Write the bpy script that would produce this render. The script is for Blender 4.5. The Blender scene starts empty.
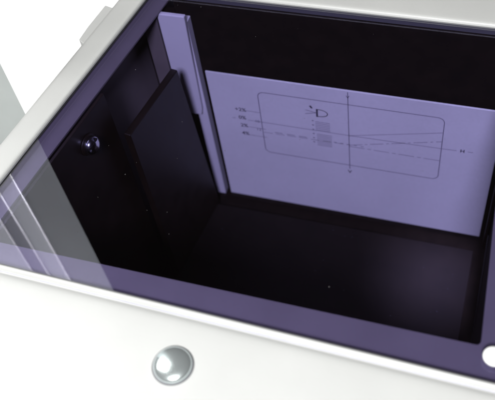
import bpy, bmesh, math, random
from mathutils import Vector, Matrix
random.seed(7)
sc = bpy.context.scene
COL = sc.collection
S = 0.6                       # metres per layout unit (camera stands one unit above the glass)

# ------------------------------------------------------------------ camera
cam = bpy.data.cameras.new('camera')
cam_o = bpy.data.objects.new('camera', cam); COL.objects.link(cam_o)
M = Matrix(((0.949, -0.172, 0.265), (0.294, 0.787, -0.542), (-0.115, 0.592, 0.797)))
ez = M.col[2].normalized(); ex = (M.col[0] - ez * M.col[0].dot(ez)).normalized(); ey = ez.cross(ex)
R3 = Matrix((ex, ey, ez)).transposed()
cam_o.matrix_world = Matrix.Translation((0, 0, S)) @ R3.to_4x4()
cam.sensor_width = 36.0; cam.sensor_fit = 'HORIZONTAL'
cam.lens = 793.0 / 495.0 * 36.0
cam.clip_start = 0.01; cam.clip_end = 100
cam.dof.use_dof = True; cam.dof.focus_distance = 1.42 * S; cam.dof.aperture_fstop = 6.3
sc.camera = cam_o

# ------------------------------------------------------------------ world, lamps, exposure
w = bpy.data.worlds.new('World'); sc.world = w; w.use_nodes = True
w.node_tree.nodes['Background'].inputs[0].default_value = (1.0, 0.80, 0.74, 1)
w.node_tree.nodes['Background'].inputs[1].default_value = 0.012
def aim(o, loc, target):
    loc = Vector(loc) * S; target = Vector(target) * S
    o.location = loc
    o.rotation_euler = (target - loc).to_track_quat('-Z', 'Y').to_euler()
def lamp(name, typ, energy, loc, target, color=(1, 1, 1), **kw):
    l = bpy.data.lights.new(name, typ); l.energy = energy; l.color = color
    for k, v in kw.items(): setattr(l, k, v)
    o = bpy.data.objects.new(name, l); COL.objects.link(o); aim(o, loc, target)
    return o
lamp('key_lamp', 'AREA', 66, (0.10, -1.40, 2.45), (-0.30, 0.85, -0.15), (0.99, 1.0, 0.995), shape='DISK', size=0.42)
lamp('left_fill_lamp', 'AREA', 17, (-1.9, 0.75, 2.0), (-0.3, 0.6, 0.0), (1.0, 0.995, 0.98), shape='RECTANGLE', size=0.7, size_y=0.9)  # added soft side light for the rivet highlight and left rail
lamp('floor_fill_spot', 'SPOT', 480, (-0.9, 4.8, 1.6), (-2.0, 2.3, -1.5), (1, 1, 1), spot_size=math.radians(62), spot_blend=0.6, shadow_soft_size=0.15)  # added unseen spot, only whitens the background floor
lamp('glow_fill_spot', 'SPOT', 680.0, (-0.03, 0.80, 2.2), (-0.04, 0.975, -0.6), (0.95, 0.96, 1.0), spot_size=math.radians(5.6), spot_blend=1.0, shadow_soft_size=0.05)  # added spot above the glass, makes the glow on the floor sheet
vs = sc.view_settings
vs.view_transform = 'Standard'; vs.look = 'None'; vs.exposure = 0.0; vs.gamma = 1.0; vs.use_curve_mapping = False
sc.cycles.transparent_max_bounces = 24; sc.cycles.max_bounces = 10

# ------------------------------------------------------------------ materials
def mat(name, col, rough=0.5, metal=0.0, var=0.0, vscale=30.0, bump=0.0, bscale=400.0, rvar=0.0, spec=0.5, coat=0.0):
    m = bpy.data.materials.new(name); m.use_nodes = True
    nt = m.node_tree; b = nt.nodes['Principled BSDF']
    b.inputs['Base Color'].default_value = (*col, 1); b.inputs['Roughness'].default_value = rough
    b.inputs['Metallic'].default_value = metal; b.inputs['Specular IOR Level'].default_value = spec
    b.inputs['Coat Weight'].default_value = coat; b.inputs['Coat Roughness'].default_value = 0.15
    tc = nt.nodes.new('ShaderNodeTexCoord')
    if var or rvar:
        n = nt.nodes.new('ShaderNodeTexNoise'); n.inputs['Scale'].default_value = vscale; n.inputs['Detail'].default_value = 5
        nt.links.new(tc.outputs['Object'], n.inputs['Vector'])
        if var:
            r = nt.nodes.new('ShaderNodeValToRGB')
            r.color_ramp.elements[0].position = 0.3; r.color_ramp.elements[1].position = 0.7
            r.color_ramp.elements[0].color = (*[c * (1 - var) for c in col], 1)
            r.color_ramp.elements[1].color = (*[min(1, c * (1 + var)) for c in col], 1)
            nt.links.new(n.outputs['Fac'], r.inputs['Fac']); nt.links.new(r.outputs['Color'], b.inputs['Base Color'])
        if rvar:
            mr = nt.nodes.new('ShaderNodeMapRange')
            mr.inputs['To Min'].default_value = max(0, rough - rvar); mr.inputs['To Max'].default_value = rough + rvar
            nt.links.new(n.outputs['Fac'], mr.inputs['Value']); nt.links.new(mr.outputs['Result'], b.inputs['Roughness'])
    if bump:
        n2 = nt.nodes.new('ShaderNodeTexNoise'); n2.inputs['Scale'].default_value = bscale; n2.inputs['Detail'].default_value = 3
        bp = nt.nodes.new('ShaderNodeBump'); bp.inputs['Strength'].default_value = bump; bp.inputs['Distance'].default_value = 0.001
        nt.links.new(tc.outputs['Object'], n2.inputs['Vector']); nt.links.new(n2.outputs['Fac'], bp.inputs['Height'])
        nt.links.new(bp.outputs['Normal'], b.inputs['Normal'])
    return m
WHITE = mat('white_powder_coat', (0.462, 0.463, 0.454), 0.42, var=0.03, vscale=14, bump=0.12, bscale=900, rvar=0.06)
LIP = mat('grey_primer_flange', (0.175, 0.156, 0.158), 0.55, var=0.06, vscale=22, bump=0.1, bscale=700)
INNER_SHADE = mat('shade_toned_inner_white', (0.17, 0.145, 0.135), 0.6, var=0.15, vscale=18)  # white inner paint with the shade of the box put into its colour
BRACKET = mat('pale_bracket_paint', (0.80, 0.79, 0.80), 0.45, var=0.03, vscale=25)
SCREEN = mat('screen_board', (0.86, 0.86, 0.85), 0.7, var=0.045, vscale=11, bump=0.08, bscale=900)
BLACK = mat('black_satin_paint', (0.0125, 0.0068, 0.0035), 0.45, var=0.25, vscale=40, rvar=0.08, bump=0.05, bscale=1500)
BLACKM = mat('black_flocked_lining', (0.0105, 0.0068, 0.0040), 0.9, var=0.3, vscale=60, spec=0.15)
FLOORB = mat('black_floor_sheet', (0.0125, 0.0092, 0.0070), 0.6, var=0.2, vscale=25, rvar=0.08, spec=0.12)
GASKET = mat('dark_gasket_rubber', (0.14, 0.14, 0.15), 0.6)
CHROME = mat('polished_steel', (0.74, 0.80, 0.81), 0.22, 0.80, rvar=0.05, vscale=60)
ALU = mat('brushed_aluminium', (0.385, 0.410, 0.400), 0.55, 0.0, var=0.07, vscale=9, spec=0.6)
ALU_L = mat('bright_anodised_strip', (0.84, 0.87, 0.88), 0.5, 0.0, var=0.05, vscale=9)
ALU_D = mat('matt_grey_cover', (0.42, 0.43, 0.47), 0.6, 0.0, var=0.05, vscale=9)
TRIM = mat('bright_trim_edge', (0.95, 0.95, 0.96), 0.40, 1.0)
SPOT = mat('white_ink', (0.9, 0.9, 0.9), 0.6)
SLOT = mat('dark_slot', (0.03, 0.03, 0.035), 0.7)
FLOORW = mat('white_floor_paint', (0.86, 0.86, 0.86), 0.6, var=0.02, vscale=3)
INK = mat('dark_ink', (0.23, 0.22, 0.27), 0.7)
INK_L = mat('faint_ink', (0.36, 0.35, 0.40), 0.7)
INK_B = mat('bold_ink', (0.10, 0.095, 0.12), 0.7)
DUST = mat('dust', (0.075, 0.07, 0.075), 0.9)
STEEL = mat('dark_polished_screw', (0.80, 0.80, 0.84), 0.17, 1.0)
CLIP = mat('white_plastic', (0.85, 0.85, 0.84), 0.3)
b = CHROME.node_tree.nodes['Principled BSDF']
b.inputs['Thin Film Thickness'].default_value = 380; b.inputs['Thin Film IOR'].default_value = 1.8

def glass_material():
    m = bpy.data.materials.new('violet_tinted_glass'); m.use_nodes = True
    nt = m.node_tree; nt.nodes.clear(); N = nt.nodes.new; L = nt.links.new
    out = N('ShaderNodeOutputMaterial'); mix = N('ShaderNodeMixShader')
    tr = N('ShaderNodeBsdfTransparent'); tr.inputs[0].default_value = (0.808, 0.790, 0.945, 1)
    gl = N('ShaderNodeBsdfGlossy'); gl.inputs['Roughness'].default_value = 0.0
    geo = N('ShaderNodeNewGeometry'); dot = N('ShaderNodeVectorMath'); dot.operation = 'DOT_PRODUCT'
    L(geo.outputs['Incoming'], dot.inputs[0]); L(geo.outputs['Normal'], dot.inputs[1])
    ab = N('ShaderNodeMath'); ab.operation = 'ABSOLUTE'; L(dot.outputs['Value'], ab.inputs[0])
    om = N('ShaderNodeMath'); om.operation = 'SUBTRACT'; om.inputs[0].default_value = 1; L(ab.outputs[0], om.inputs[1])
    pw = N('ShaderNodeMath'); pw.operation = 'POWER'; L(om.outputs[0], pw.inputs[0]); pw.inputs[1].default_value = 5
    R0 = 0.115                                                   # Schlick reflectance of one lightly coated face
    ma = N('ShaderNodeMath'); ma.operation = 'MULTIPLY_ADD'; L(pw.outputs[0], ma.inputs[0])
    ma.inputs[1].default_value = 1 - R0; ma.inputs[2].default_value = R0
    L(ma.outputs[0], mix.inputs[0]); L(tr.outputs[0], mix.inputs[1]); L(gl.outputs[0], mix.inputs[2])
    L(mix.outputs[0], out.inputs['Surface'])
    return m
GLASS = glass_material()
nt = SCREEN.node_tree; bs = nt.nodes['Principled BSDF']; src = bs.inputs['Base Color'].links[0].from_socket
n = nt.nodes.new('ShaderNodeTexNoise'); n.inputs['Scale'].default_value = 330; n.inputs['Detail'].default_value = 4
tcn = nt.nodes.new('ShaderNodeTexCoord'); nt.links.new(tcn.outputs['Object'], n.inputs['Vector'])
rm = nt.nodes.new('ShaderNodeValToRGB'); rm.color_ramp.elements[0].position = 0.32; rm.color_ramp.elements[1].position = 0.68
rm.color_ramp.elements[0].color = (0.965, 0.965, 0.965, 1); rm.color_ramp.elements[1].color = (1.02, 1.02, 1.02, 1)
mx = nt.nodes.new('ShaderNodeMix'); mx.data_type = 'RGBA'; mx.blend_type = 'MULTIPLY'; mx.inputs['Factor'].default_value = 1
nt.links.new(n.outputs['Fac'], rm.inputs['Fac']); nt.links.new(src, mx.inputs['A']); nt.links.new(rm.outputs['Color'], mx.inputs['B'])
nt.links.new(mx.outputs['Result'], bs.inputs['Base Color'])

# ------------------------------------------------------------------ helpers
def link(name, me, m, parent=None, label=None, smooth=False):
    o = bpy.data.objects.new(name, me); COL.objects.link(o)
    if m: me.materials.append(m)
    if smooth:
        for p in me.polygons: p.use_smooth = True
    if parent: o.parent = parent
    if label: o['label'] = label
    return o
def pydata(name, vs, fs, m, parent=None, label=None, smooth=False, bevel=0.0, seg=2):
    me = bpy.data.meshes.new(name)
    bm = bmesh.new()
    bv = [bm.verts.new((v[0] * S, v[1] * S, v[2] * S)) for v in vs]
    for f in fs: bm.faces.new([bv[i] for i in f])
    bmesh.ops.recalc_face_normals(bm, faces=bm.faces)
    if bevel:
        bmesh.ops.bevel(bm, geom=list(bm.edges), offset=bevel * S, segments=seg, profile=0.5, affect='EDGES', clamp_overlap=True)
    bm.to_mesh(me); bm.free()
    return link(name, me, m, parent, label, smooth)
def prism(name, poly, z0, z1, m, parent=None, label=None, bevel=0.0, seg=2):
    """polygon in plan, extruded from z0 to z1"""
    n = len(poly)
    vs = [(x, y, z0) for x, y in poly] + [(x, y, z1) for x, y in poly]
    fs = [list(range(n))[::-1], list(range(n, 2 * n))] + [[i, (i + 1) % n, n + (i + 1) % n, n + i] for i in range(n)]
    return pydata(name, vs, fs, m, parent, label, bevel=bevel, seg=seg)
def box(name, x0, x1, y0, y1, z0, z1, m, parent=None, label=None, bevel=0.0):
    return prism(name, [(x0, y0), (x1, y0), (x1, y1), (x0, y1)], z0, z1, m, parent, label, bevel)
def wall_poly(name, poly, y0, y1, m, parent=None, label=None, bevel=0.0):
    """polygon in X-Z, extruded along Y"""
    n = len(poly)
    vs = [(x, y0, z) for x, z in poly] + [(x, y1, z) for x, z in poly]
    fs = [list(range(n)), list(range(n, 2 * n))[::-1]] + [[i, (i + 1) % n, n + (i + 1) % n, n + i] for i in range(n)]
    return pydata(name, vs, fs, m, parent, label, bevel=bevel)
def lathe(name, prof, m, parent, loc, axis=(0, 0, 1), label=None, seg=40):
    q = Vector(axis).to_track_quat('Z', 'Y'); vs = []; fs = []
    for r, z in prof:
        for k in range(seg):
            a = 2 * math.pi * k / seg
            v = q @ Vector((r * math.cos(a), r * math.sin(a), z)); vs.append((v.x + loc[0], v.y + loc[1], v.z + loc[2]))
    for i in range(len(prof) - 1):
        for k in range(seg):
            fs.append([i * seg + k, i * seg + (k + 1) % seg, (i + 1) * seg + (k + 1) % seg, (i + 1) * seg + k])
    fs.append([k for k in range(seg)][::-1]); fs.append([(len(prof) - 1) * seg + k for k in range(seg)])
    return pydata(name, vs, fs, m, parent, label, smooth=True)
def empty(name, loc, label, cat):
    o = bpy.data.objects.new(name, None); COL.objects.link(o); o.empty_display_size = 0.05
    o['label'] = label; o['category'] = cat
    return o

# ------------------------------------------------------------------ floor
fl = pydata('floor', [(-30, -30, -1.5), (30, -30, -1.5), (30, 30, -1.5), (-30, 30, -1.5)], [[0, 1, 2, 3]], FLOORW)
fl['kind'] = 'structure'

# ------------------------------------------------------------------ the tester box
box_o = empty('headlight_tester', (0, 0, 0), 'white metal light-test box with violet glass lid over a black interior and printed screen', 'test box')
# corners of the glass opening: front-left, front-right, rear-right, rear-left
Q = [Vector((-0.7762, 0.478)), Vector((0.105, 0.4635)), Vector((0.090, 1.140)), Vector((-0.676, 1.140))]
def offset_corner(i, oa, ob):
    """corner i moved outward; oa = offset of the side ending there, ob = offset of the side starting there"""
    a, c, d = Q[i - 1], Q[i], Q[(i + 1) % 4]
    u = (c - a).normalized(); v = (d - c).normalized()
    nu = Vector((u.y, -u.x)); nv = Vector((v.y, -v.x))
    p = c + nu * oa; q = c + nv * ob
    den = u.x * v.y - u.y * v.x
    t = ((q.x - p.x) * v.y - (q.y - p.y) * v.x) / den
    return p + u * t
W = [0.30, 0.075, 0.16, 0.050]       # rail widths: front, right, rear, left
def rail(name, i, prof, m, label=None):
    vs = []; fs = []
    for o, z in prof:
        k = (lambda j: W[j % 4] + o[1]) if isinstance(o, tuple) else (lambda j: o)
        s = offset_corner(i, k(i - 1), k(i)); e = offset_corner((i + 1) % 4, k(i), k(i + 1))
        NSEG = 24
        for t in range(NSEG + 1):
            p = s.lerp(e, t / NSEG); vs.append((p.x, p.y, z))
    n = 25
    for a in range(len(prof) - 1):
        for t in range(24): fs.append([a * n + t, a * n + t + 1, (a + 1) * n + t + 1, (a + 1) * n + t])
    return pydata(name, vs, fs, m, box_o, label, smooth=True)
front_prof = [(0.0, 0.0005), (0.0, 0.0030), (0.0006, 0.0048), (0.0018, 0.0060), (0.0036, 0.0066), (0.0054, 0.0060), (0.0068, 0.0046),
              (0.0080, 0.0022), (0.0092, 0.0000), (0.0108, -0.0008), (0.0126, 0.0000), (0.0148, 0.0020), (0.0180, 0.0038), (0.0230, 0.0048), (0.0300, 0.0052), (0.0450, 0.0053),
              (('w', -0.012), 0.0053), (('w', -0.004), 0.0042), (('w', -0.001), 0.0020), (('w', 0.0), -0.002), (('w', 0.0), -0.03)]
side_prof = [(0.0, 0.0005), (0.0, 0.0050), (0.0010, 0.0068), (0.0030, 0.0080), (0.0070, 0.0085), (0.0140, 0.0086), (0.0300, 0.0084),
             (('w', -0.010), 0.0080), (('w', -0.004), 0.0068), (('w', -0.001), 0.0040), (('w', 0.0), -0.001), (('w', 0.0), -0.03)]
rail('frame_rail', 0, front_prof, WHITE, 'wide white front rail with a rounded bead along the glass')
rail('frame_rail', 1, side_prof, WHITE, 'white right rail of the lid frame')
rail('frame_rail', 2, side_prof, WHITE, 'white rear rail of the lid frame')
rail('frame_rail', 3, side_prof, WHITE, 'narrow slanting white left rail of the lid frame')
# outer side panels under the rails
OUT = [offset_corner(i, W[i - 1] - 0.001, W[i] - 0.001) for i in range(4)]
INN = [offset_corner(i, W[i - 1] - 0.008, W[i] - 0.008) for i in range(4)]
for i in range(4):
    j = (i + 1) % 4
    a, c2, d, e = OUT[i], OUT[j], INN[j], INN[i]
    prism('side_panel', [tuple(a), tuple(c2), tuple(d), tuple(e)], -0.640, -0.0302, INNER_SHADE if False else WHITE, box_o)
prism('bottom_panel', [tuple(p) for p in OUT], -0.655, -0.6402, WHITE, box_o)
# rubber gasket between the frame and the pane
vs = []; fs = []
for o, z in ((0.002, 0.0004), (-0.0022, 0.0004), (-0.0022, 0.0016), (0.002, 0.0016)):
    for i in range(4):
        p = offset_corner(i, o, o); vs.append((p.x, p.y, z))
for r in range(4):
    for i in range(4):
        fs.append([r * 4 + i, r * 4 + (i + 1) % 4, ((r + 1) % 4) * 4 + (i + 1) % 4, ((r + 1) % 4) * 4 + i])
pydata('gasket', vs, fs, GASKET, box_o)
# tinted pane
PQ = [tuple(offset_corner(i, 0.010, 0.010)) for i in range(4)]
prism('glass_pane', PQ, -0.008, 0.0, GLASS, box_o, 'violet tinted glass pane mirroring the grey column')
# flanges (lips) below the pane
LZ0, LZ1 = -0.016, -0.0125
def lipx(y): return -0.664 + 0.148 * (y - 0.984)
G = [tuple(offset_corner(i, 0.020, 0.020)) for i in range(4)]
def ripx(y): return 0.0486 - 0.039 * (y - 0.528)
yf = 0.5215
prism('front_flange', [G[0], G[1], (ripx(yf), yf), (lipx(yf), yf)], LZ0, LZ1, LIP, box_o)
prism('left_flange', [G[0], (lipx(yf), yf), (lipx(1.135), 1.135), G[3]], LZ0 - 0.0005, LZ1 - 0.0005, LIP, box_o)
r = 0.007
arc = [(ripx(yf) - r + r * math.cos(a) , yf + r - r * math.sin(a)) for a in [math.radians(t) for t in (90, 70, 50, 30, 10, 0)]]
prism('right_flange', [G[1], G[2], (ripx(1.135), 1.135)] + arc[::-1] + [(ripx(yf) - r, yf - 0.002), (ripx(yf), yf - 0.004)], LZ0 - 0.0005, LZ1 - 0.0005, LIP, box_o)
# black lining: back, right, front, bottom
box('back_lining', -0.628, 0.060, 1.1250, 1.1330, -0.62, -0.0090, BLACKM, box_o)
box('right_lining', 0.0580, 0.0640, 0.53, 1.1240, -0.62, -0.0305, BLACKM, box_o)
box('front_lining', -0.70, 0.0570, 0.500, 0.508, -0.62, -0.0305, BLACKM, box_o)
box('bottom_lining', -0.73, 0.0570, 0.509, 1.1240, -0.632, -0.618, BLACKM, box_o)
box('edge_channel', 0.0470, 0.0530, 1.075, 1.0950, -0.60, -0.05, BLACK, box_o, bevel=0.001)
pydata('floor_sheet', [(-0.670, 0.530, -0.604), (0.030, 0.530, -0.604), (0.030, 1.0610, -0.604), (-0.603, 1.0610, -0.604),
                       (-0.670, 0.530, -0.600), (0.030, 0.530, -0.600), (0.030, 1.0610, -0.600), (-0.603, 1.0610, -0.600)],
       [[3, 2, 1, 0], [4, 5, 6, 7], [0, 1, 5, 4], [1, 2, 6, 5], [2, 3, 7, 6], [3, 0, 4, 7]], FLOORB, box_o, 'black sheet on the bottom of the box', bevel=0.001)
LI = [offset_corner(i, W[i - 1] - 0.010, W[i] - 0.010) for i in range(4)]; LJ = [offset_corner(i, W[i - 1] - 0.014, W[i] - 0.014) for i in range(4)]
prism('left_shade_lining', [tuple(LI[3]), tuple(LI[0]), tuple(LJ[0]), tuple(LJ[3])], -0.638, -0.0305, INNER_SHADE, box_o)  # added dull sheet over the white panel, its colour stands in for shade
# inner column, colour dulled for shade, in the rear left corner behind the slab
box('corner_post', -0.6900, -0.6560, 1.0900, 1.1240, -0.30, -0.0305, INNER_SHADE, box_o, bevel=0.002)
box('rear_infill', -0.7150, -0.6295, 1.1250, 1.1320, -0.62, -0.0305, BLACKM, box_o)
# black screwed plate under the left flange
def plx(y): return -0.6714 + 0.148 * (y - 0.867)
pl = prism('side_plate', [(plx(0.51), 0.51), (plx(0.867), 0.867), (plx(0.867) - 0.006, 0.868), (plx(0.51) - 0.006, 0.511)], -0.615, -0.0170, BLACK, box_o, 'black plate with a shiny screw', bevel=0.0008)
nrm = Vector((1, -0.148, 0)).normalized()
sy = 0.786; sz = -0.0690
sp = Vector((plx(sy), sy, sz)) + nrm * 0.0006
lathe('washer', [(0.0203, -0.0007), (0.0220, 0.0010), (0.0211, 0.0022), (0.0081, 0.0024)], BLACK, pl, sp, nrm)
lathe('screw', [(0.0150, 0.0024), (0.0182, 0.0040), (0.0188, 0.0075), (0.0182, 0.0112), (0.0164, 0.0146), (0.0136, 0.0172), (0.0100, 0.0190), (0.0055, 0.0200), (0.0012, 0.0203)], STEEL, pl, sp, nrm)
# black slab behind it
pydata('side_slab', [(-0.634, 0.850, -0.616), (-0.6010, 1.072, -0.616), (-0.6160, 1.0745, -0.616), (-0.649, 0.852, -0.616),
                     (-0.634, 0.850, -0.1065), (-0.605, 1.035, -0.1065), (-0.620, 1.0375, -0.1065), (-0.649, 0.852, -0.1065)],
       [[3, 2, 1, 0], [4, 5, 6, 7], [0, 1, 5, 4], [1, 2, 6, 5], [2, 3, 7, 6], [3, 0, 4, 7]], BLACK, box_o, 'thick black slab standing beside the screen', bevel=0.0022)
# pale upright strip and hanging bracket
wall_poly('upright_strip', [(-0.6200, -0.6110), (-0.5965, -0.6110), (-0.5965, -0.0400), (-0.6200, -0.0400)], 1.1035, 1.1245, BRACKET, box_o, bevel=0.0015)
wall_poly('hanging_bracket', [(-0.6540, -0.0180), (-0.5950, -0.0180), (-0.6030, -0.285), (-0.6070, -0.3040), (-0.6360, -0.3040), (-0.6540, -0.20)], 1.0935, 1.1030, BRACKET, box_o, 'pale bracket hanging beside the screen', bevel=0.0018)
# ------------------------------------------------------------------ screen with its print
YS = 1.1033
screen = wall_poly('test_screen', [(-0.5802, -0.6000), (0.0370, -0.6000), (0.0370, -0.1727), (-0.5802, -0.1727)], YS, YS + 0.004, SCREEN, box_o, 'pale board printed with a beam pattern', bevel=0.0006)
YP = YS - 0.0003
def quads_obj(name, quads, m, label=None):
    vs = []; fs = []
    for q in quads:
        n = len(vs); vs += [(x, YP, z) for x, z in q]; fs.append([n, n + 1, n + 2, n + 3])
    me = bpy.data.meshes.new(name)
    me.from_pydata([(x * S, y * S, z * S) for x, y, z in vs], [], fs)
    return link(name, me, m, screen, label)
def seg(p, q, t):
    p = Vector(p); q = Vector(q); d = (q - p).normalized(); n = Vector((-d.y, d.x)) * t / 2
    return [p - n, q - n, q + n, p + n]
def line(name, pts, t, m, dash=None, label=None):
    qs = []
    for a, c in zip(pts[:-1], pts[1:]):
        a = Vector(a); c = Vector(c); Ln = (c - a).length; d = (c - a) / Ln
        if not dash: qs.append(seg(a, c, t)); continue
        s = 0; k = 0
        while s < Ln:
            on = dash[k % len(dash)]
            if k % 2 == 0: qs.append(seg(a + d * s, a + d * min(Ln, s + on), t))
            s += on; k += 1
    return quads_obj(name, qs, m, label)
def rrect(x0, x1, z0, z1, r):
    pts = []
    for cx, cz, a0 in ((x1 - r, z1 - r, 0), (x0 + r, z1 - r, 90), (x0 + r, z0 + r, 180), (x1 - r, z0 + r, 270)):
        for k in range(7):
            a = math.radians(a0 + 15 * k); pts.append((cx + r * math.cos(a), cz + r * math.sin(a)))
    return pts + [pts[0]]
def text(name, s, x, z, h, m, bold=0.0, align='CENTER'):
    c = bpy.data.curves.new('tmp', 'FONT'); c.body = s; c.size = h * S; c.align_x = align; c.align_y = 'CENTER'; c.offset = bold * S
    o = bpy.data.objects.new('tmp', c); COL.objects.link(o)
    bpy.context.view_layer.update()
    me = bpy.data.meshes.new_from_object(o.evaluated_get(bpy.context.evaluated_depsgraph_get()))
    bpy.data.objects.remove(o)
    me.transform(Matrix.Translation((x * S, YP * S, z * S)) @ Matrix.Rotation(math.pi / 2, 4, 'X'))
    me.name = name
    return link(name, me, m, screen)
T = 0.0017
line('print_frame', rrect(-0.468, -0.0735, -0.4105, -0.2125, 0.014), T * 1.05, INK, label='rounded rectangle line')
line('print_vertical_axis', [(-0.2712, -0.1760), (-0.2696, -0.4230)], T * 1.05, INK)
line('print_horizon', [(-0.5370, -0.3080), (-0.5290, -0.3080)], T, INK_L)
line('print_horizon', [(-0.5000, -0.3085), (-0.2700, -0.3090), (-0.0702, -0.3056), (-0.0420, -0.3045)], T, INK_L)
line('print_horizon', [(-0.0200, -0.3035), (-0.0090, -0.3031)], T, INK_L)
line('print_cutoff', [(-0.2700, -0.3095), (-0.0740, -0.2560)], T * 0.9, INK_L)
line('print_cutoff', [(-0.2700, -0.3410), (-0.0735, -0.2835)], T, INK_L, dash=(0.030, 0.006, 0.006, 0.006))
line('print_cutoff', [(-0.2700, -0.3448), (-0.0725, -0.3458)], T, INK_L, dash=(0.034, 0.006, 0.008, 0.006))
line('print_cutoff', [(-0.4650, -0.3420), (-0.2720, -0.3400)], T, INK_L, dash=(0.020, 0.007))
for z in (-0.2783, -0.3313, -0.3592):
    line('print_tick', [(-0.5015, z), (-0.4600 if z < -0.3 else -0.4690, z)], T * 0.9, INK_L)
for s, x, z in (('+2%', -0.5140, -0.2776), ('0%', -0.5126, -0.3035), ('2%', -0.5110, -0.3290), ('4%', -0.5110, -0.3560)):
    text('print_lettering', s, x, z, 0.0150, INK_B, 0.0003)
for s, x, z in (('10', -0.4781, -0.3085), ('12', -0.4774, -0.3355)):
    text('print_lettering', s, x, z, 0.0115, INK, 0.0001)
text('print_lettering', 'V', -0.2714, -0.1905, 0.0130, INK, 0.0001)
text('print_lettering', 'V', -0.2697, -0.4345, 0.0150, INK_B, 0.0003)
text('print_lettering', 'H', -0.0305, -0.3040, 0.0130, INK_B, 0.0004)
# small headlamp symbol
arcp = [(-0.3385, -0.2410)] + [(-0.3330 + 0.0175 * math.cos(a), -0.2512 + 0.0105 * math.sin(a)) for a in [math.radians(90 - 18 * k) for k in range(11)]] + [(-0.3385, -0.2625)]
line('print_lamp_symbol', arcp, 0.0021, INK_B)
line('print_lamp_symbol', [(-0.3385, -0.2395), (-0.3388, -0.2640)], 0.0042, INK_B)
line('print_lamp_symbol', [(-0.3640, -0.2470), (-0.3400, -0.2515), (-0.3650, -0.2590)], T * 0.9, INK)
line('print_lamp_symbol', [(-0.3535, -0.2320), (-0.3490, -0.2395)], 0.0046, INK_B)
# tick column and the two fine scales beside it
for k in range(6):
    line('print_tick', [(-0.3515, -0.2780 - 0.0140 * k), (-0.3470, -0.2780 - 0.0140 * k)], 0.0026, INK)
quads_obj('print_scale', [seg((-0.3440, -0.2800 - 0.0052 * k), (-0.3115, -0.2800 - 0.0052 * k), 0.0019) for k in range(6)], INK_L)
quads_obj('print_scale', [seg((-0.3420, -0.3200 - 0.0052 * k), (-0.3085, -0.3200 - 0.0052 * k), 0.0019) for k in range(8)], INK_L)
line('print_cutoff', [(-0.4400, -0.3370), (-0.3560, -0.3370)], 0.0022, INK_L, dash=(0.018, 0.010))
line('print_cutoff', [(-0.3050, -0.3385), (-0.2300, -0.3395)], 0.0017, INK_L, dash=(0.007, 0.008))
line('print_spot', [(-0.3490, -0.3610), (-0.3450, -0.3610)], 0.004, SPOT)

# ------------------------------------------------------------------ rivets and glass button
def rivet(x, y, z, r, m, name, label=None):
    prof = [(r, 0.0), (r, r * 0.10)] + [(r * math.cos(math.radians(t)), r * 0.10 + r * 0.36 * math.sin(math.radians(t))) for t in (8, 18, 30, 42, 54, 66, 78, 87)]
    return lathe(name, prof, m, box_o, (x, y, z), label=label, seg=48)
rivet(-0.3480, 0.3830, 0.0052, 0.0275, CHROME, 'dome_rivet', 'shiny domed rivet on the front rail')
lathe('rivet_washer', [(0.0300, 0.0), (0.0300, 0.0006), (0.0285, 0.0010), (0.004, 0.0010)], GASKET, box_o, (-0.3480, 0.3830, 0.0048))
rivet(0.0670, 0.5030, 0.0004, 0.0145, CLIP, 'glass_button', 'round white button on the glass corner')
# hinge leaf stepping out of the left rail
prism('hinge_leaf', [(-0.742, 0.958), (-0.7635, 0.972), (-0.7610, 1.010), (-0.752, 1.075), (-0.733, 1.070)], -0.02, 0.0066, WHITE, box_o, bevel=0.0015)

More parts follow.
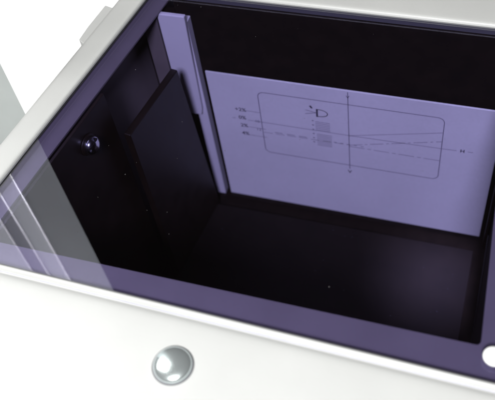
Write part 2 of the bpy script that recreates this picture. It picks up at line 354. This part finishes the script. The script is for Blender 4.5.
# ------------------------------------------------------------------ grey column beside the box
mast = empty('equipment_stand', (0, 0, 0), 'grey ribbed metal upright standing left of the white box', 'stand')
Y0, ZB, ZT = 0.860, -1.499, 2.4
def bead(x0, x1):
    c = (x0 + x1) / 2; r = (x1 - x0) / 2
    poly = [(x1, Y0 + 0.0012)] + [(c + r * math.cos(math.radians(-t)), Y0 - 0.001 - r * math.sin(math.radians(t))) for t in range(0, 181, 15)] + [(x0, Y0 + 0.0012)]
    o = prism('trim_edge', poly, ZB, ZT, TRIM, mast)
    for p in o.data.polygons: p.use_smooth = abs(p.normal.z) < 0.5
prism('column_face', [(-0.992, Y0), (-0.866, Y0), (-0.936, 0.894), (-0.985, 0.925), (-0.9925, 0.930)], ZB, ZT, ALU, mast, 'broad grey face of the upright', bevel=0.002)
box('column_strip', -1.0560, -0.9935, Y0 + 0.002, 0.970, ZB, ZT, ALU_L, mast, bevel=0.002)
bead(-0.9965, -0.9890)
bead(-1.0605, -1.0540)
box('column_cover', -1.1130, -1.0575, Y0 + 0.004, 0.970, ZB, ZT, ALU_D, mast, bevel=0.002)
box('slot', -1.1200, -1.1135, Y0 + 0.010, 0.965, ZB, ZT - 0.01, SLOT, mast)
bead(-1.1130, -1.1075)
box('column_cover', -1.3000, -1.1205, Y0 + 0.004, 0.970, ZB, ZT, ALU_L, mast, bevel=0.002)
box('carriage', -0.950, -0.790, 0.88, 0.96, -0.58, -0.30, ALU_D, mast, bevel=0.004)

# ------------------------------------------------------------------ dust
vs = []; fs = []
def speck(x, y, z, r):
    n = len(vs); a0 = random.random() * 6.28; e = random.uniform(0.6, 1.6)
    ring = [(x + r * e * math.cos(a0 + t * 1.047), y + r / e * math.sin(a0 + t * 1.047), z) for t in range(6)]
    vs.extend(ring); vs.append((x, y, z + r * 0.5))
    for t in range(6): fs.append([n + t, n + (t + 1) % 6, n + 6])
for _ in range(22):
    y = random.uniform(0.52, 1.12); speck(random.uniform(-0.64, 0.03), y, 0.0003, random.choice([0.0004, 0.0005, 0.0006, 0.0009]))
for _ in range(30):
    speck(random.uniform(-0.58, 0.0), random.uniform(0.75, 1.05), -0.5995, random.choice([0.0006, 0.0008, 0.0012]))
me = bpy.data.meshes.new('dust'); me.from_pydata([(x * S, y * S, z * S) for x, y, z in vs], [], fs)
d = link('dust', me, DUST); d['kind'] = 'stuff'; d['label'] = 'fine pale dust specks scattered on the glass and floor sheet'; d['category'] = 'dust'
